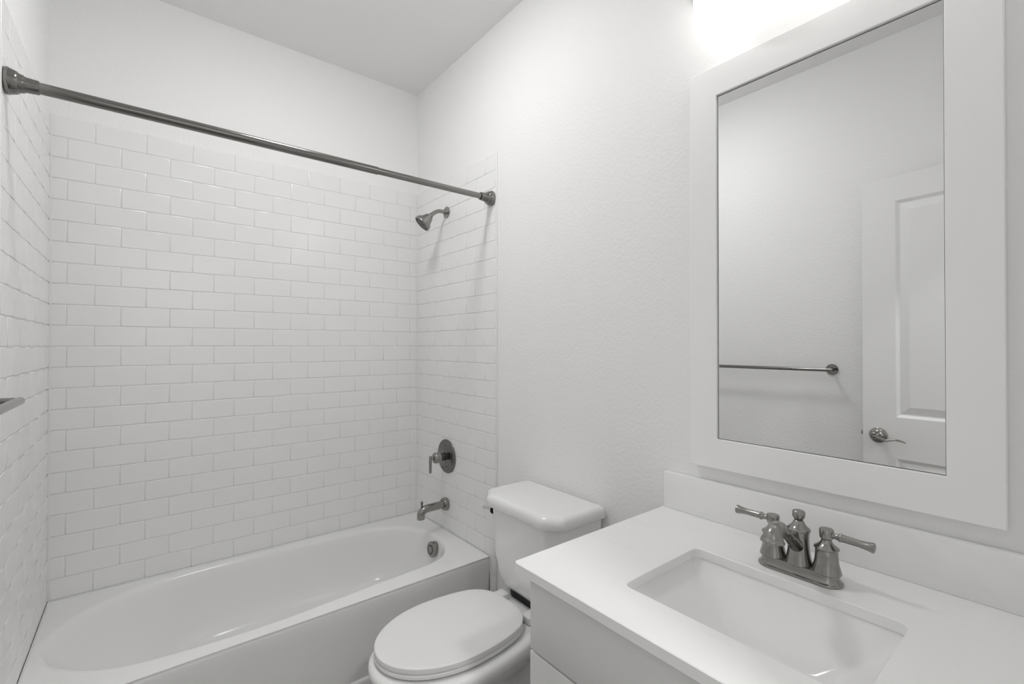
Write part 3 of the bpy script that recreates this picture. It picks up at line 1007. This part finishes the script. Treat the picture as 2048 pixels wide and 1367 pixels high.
m.tube([(FX + 0.006, FY, CZ + 0.047), (FX - 0.018, FY, CZ + 0.066), (FX - 0.045, FY, CZ + 0.084), (FX - 0.072, FY, CZ + 0.104), (FX - 0.096, FY, CZ + 0.1175), (FX - 0.114, FY, CZ + 0.1175), (FX - 0.1245, FY, CZ + 0.110), (FX - 0.1280, FY, CZ + 0.101)],
       [0.0170, 0.0130, 0.0100, 0.0100, 0.0130, 0.0155, 0.0175, 0.0190], n=36, up=(0, 1, 0), sub=8)
m.lathe([(-0.004, 0.0185), (-0.001, 0.0198), (0.0015, 0.0212), (0.0035, 0.0215), (0.0055, 0.0208), (0.006, 0.0185)], (FX - 0.1282, FY, CZ + 0.103), (-0.15, 0, -1), n=40)
part(m, 'spout', M['nickel'], fau, sharp=45)

# ------------------------------------------------------------------ framed mirror
MX = 1.217
mir = empty('mirror', (DR, 0.4062, 1.5134), 'large rectangular wall mirror in a wide flat white frame', 'mirror')
my0, my1, mz0, mz1 = 0.0981, 0.7143, 0.9663, 2.0606
iy0, iy1, iz0, iz1 = 0.1785, 0.6365, 1.0465, 1.9805
m = MB()


def rect(y0, y1, z0, z1, x):
    return [(x, y0, z0), (x, y1, z0), (x, y1, z1), (x, y0, z1)]


e = 0.0012
m.loft([rect(my0, my1, mz0, mz1, DR - 0.0008), rect(my0, my1, mz0, mz1, MX + e), rect(my0 + e, my1 - e, mz0 + e, mz1 - e, MX), rect(iy0 - e, iy1 + e, iz0 - e, iz1 + e, MX), rect(iy0, iy1, iz0, iz1, MX + e), rect(iy0, iy1, iz0, iz1, MX + 0.012)],
       cap0=True, cap1=False, smooth=False)
part(m, 'frame', M['frame'], mir, sharp=20)
m = MB()
m.box((MX + 0.0115, iy0 - 0.006, iz0 - 0.006), (MX + 0.0135, iy1 + 0.006, iz1 + 0.006))
part(m, 'backing', M['backing'], mir)
m = MB()
m.box((MX + 0.0075, iy0 + 0.0016, iz0 + 0.0016), (MX + 0.0113, iy1 - 0.0022, iz1 - 0.0030))
part(m, 'glass', M['mirror'], mir)

# ------------------------------------------------------------------ towel bar on the left wall
TBZ = 1.179
tb = empty('towel_bar', (DL, 1.13, TBZ), 'brushed nickel towel bar on the left wall, seen in the mirror', 'towel bar')
m = MB()
m.lathe([(0.0, 0.0075), (0.0015, 0.0088), (0.6575, 0.0088), (0.659, 0.0075)], (DL + 0.070, 0.803, TBZ), (0, 1, 0), n=28)
part(m, 'bar', M['nickel_rod'], tb)
for y in (0.823, 1.443):
    m = MB()
    m.lathe([(0.0003, 0.0265), (0.003, 0.0275), (0.007, 0.0265), (0.008, 0.011), (0.012, 0.0095), (0.065, 0.0090)], (DL, y, TBZ), (1, 0, 0), n=40)
    part(m, 'post', M['nickel_rod'], tb)

# ------------------------------------------------------------------ vanity light
vl = empty('vanity_light', (DR, 0.41, 2.38), 'lit three-shade wall light above the mirror', 'wall light')
m = MB()
m.box((DR - 0.020, 0.105, 2.288), (DR - 0.0008, 0.713, 2.400), 0.006, seg=3)
part(m, 'back_plate', M['nickel'], vl)
for k in range(3):
    y = 0.600 - k * 0.191
    m = MB()
    m.tube([(DR - 0.018, y, 2.345), (DR - 0.06, y, 2.352), (DR - 0.092, y, 2.372), (DR - 0.100, y, 2.392)], 0.008, n=16)
    m.lathe([(0, 0.030), (-0.012, 0.030), (-0.024, 0.018), (-0.03, 0.009)], (DR - 0.100, y, 2.370), (0, 0, -1), n=32)
    part(m, 'arm', M['nickel'], vl)
    m = MB()
    m.lathe([(0.0, 0.030), (0.006, 0.044), (0.015, 0.0500), (0.18, 0.0510), (0.212, 0.0500), (0.224, 0.0450), (0.231, 0.0360), (0.234, 0.020), (0.2345, 0.004)], (DR - 0.100, y, 2.371), (0, 0, -1), n=48)
    part(m, 'glass_shade', M['shade'], vl)

# ------------------------------------------------------------------ ceiling light, and the fill lamp added in the hallway
def disc_light(name, x, y, mat, label, r=0.085, depth=0.006):
    c = empty(name, (x, y, ZC), label, 'ceiling light')
    m = MB()
    m.lathe([(0.0005, r + 0.020), (0.004, r + 0.020), (0.010, r + 0.012), (0.012, r + 0.001), (0.010, r)], (x, y, ZC), (0, 0, -1), n=48)
    part(m, 'trim_ring', M['trim'], c)
    m = MB()
    m.lathe([(0.0102 + depth * math.sin(k * PI / 18), r * math.cos(k * PI / 18) + 0.0005) for k in range(10)], (x, y, ZC), (0, 0, -1), n=48)
    part(m, 'diffuser', mat, c)


disc_light('ceiling_light', 0.50, 1.46, M['lamp'], 'round domed ceiling light above the bathroom floor, lit', r=0.115, depth=0.030)
disc_light('hallway_fill', 0.30, -1.0, M['hall_fill'], 'round fill light added in the unseen hallway outside the door, lit', r=0.12)  # unseen lamp, added to send fill light in through the doorway
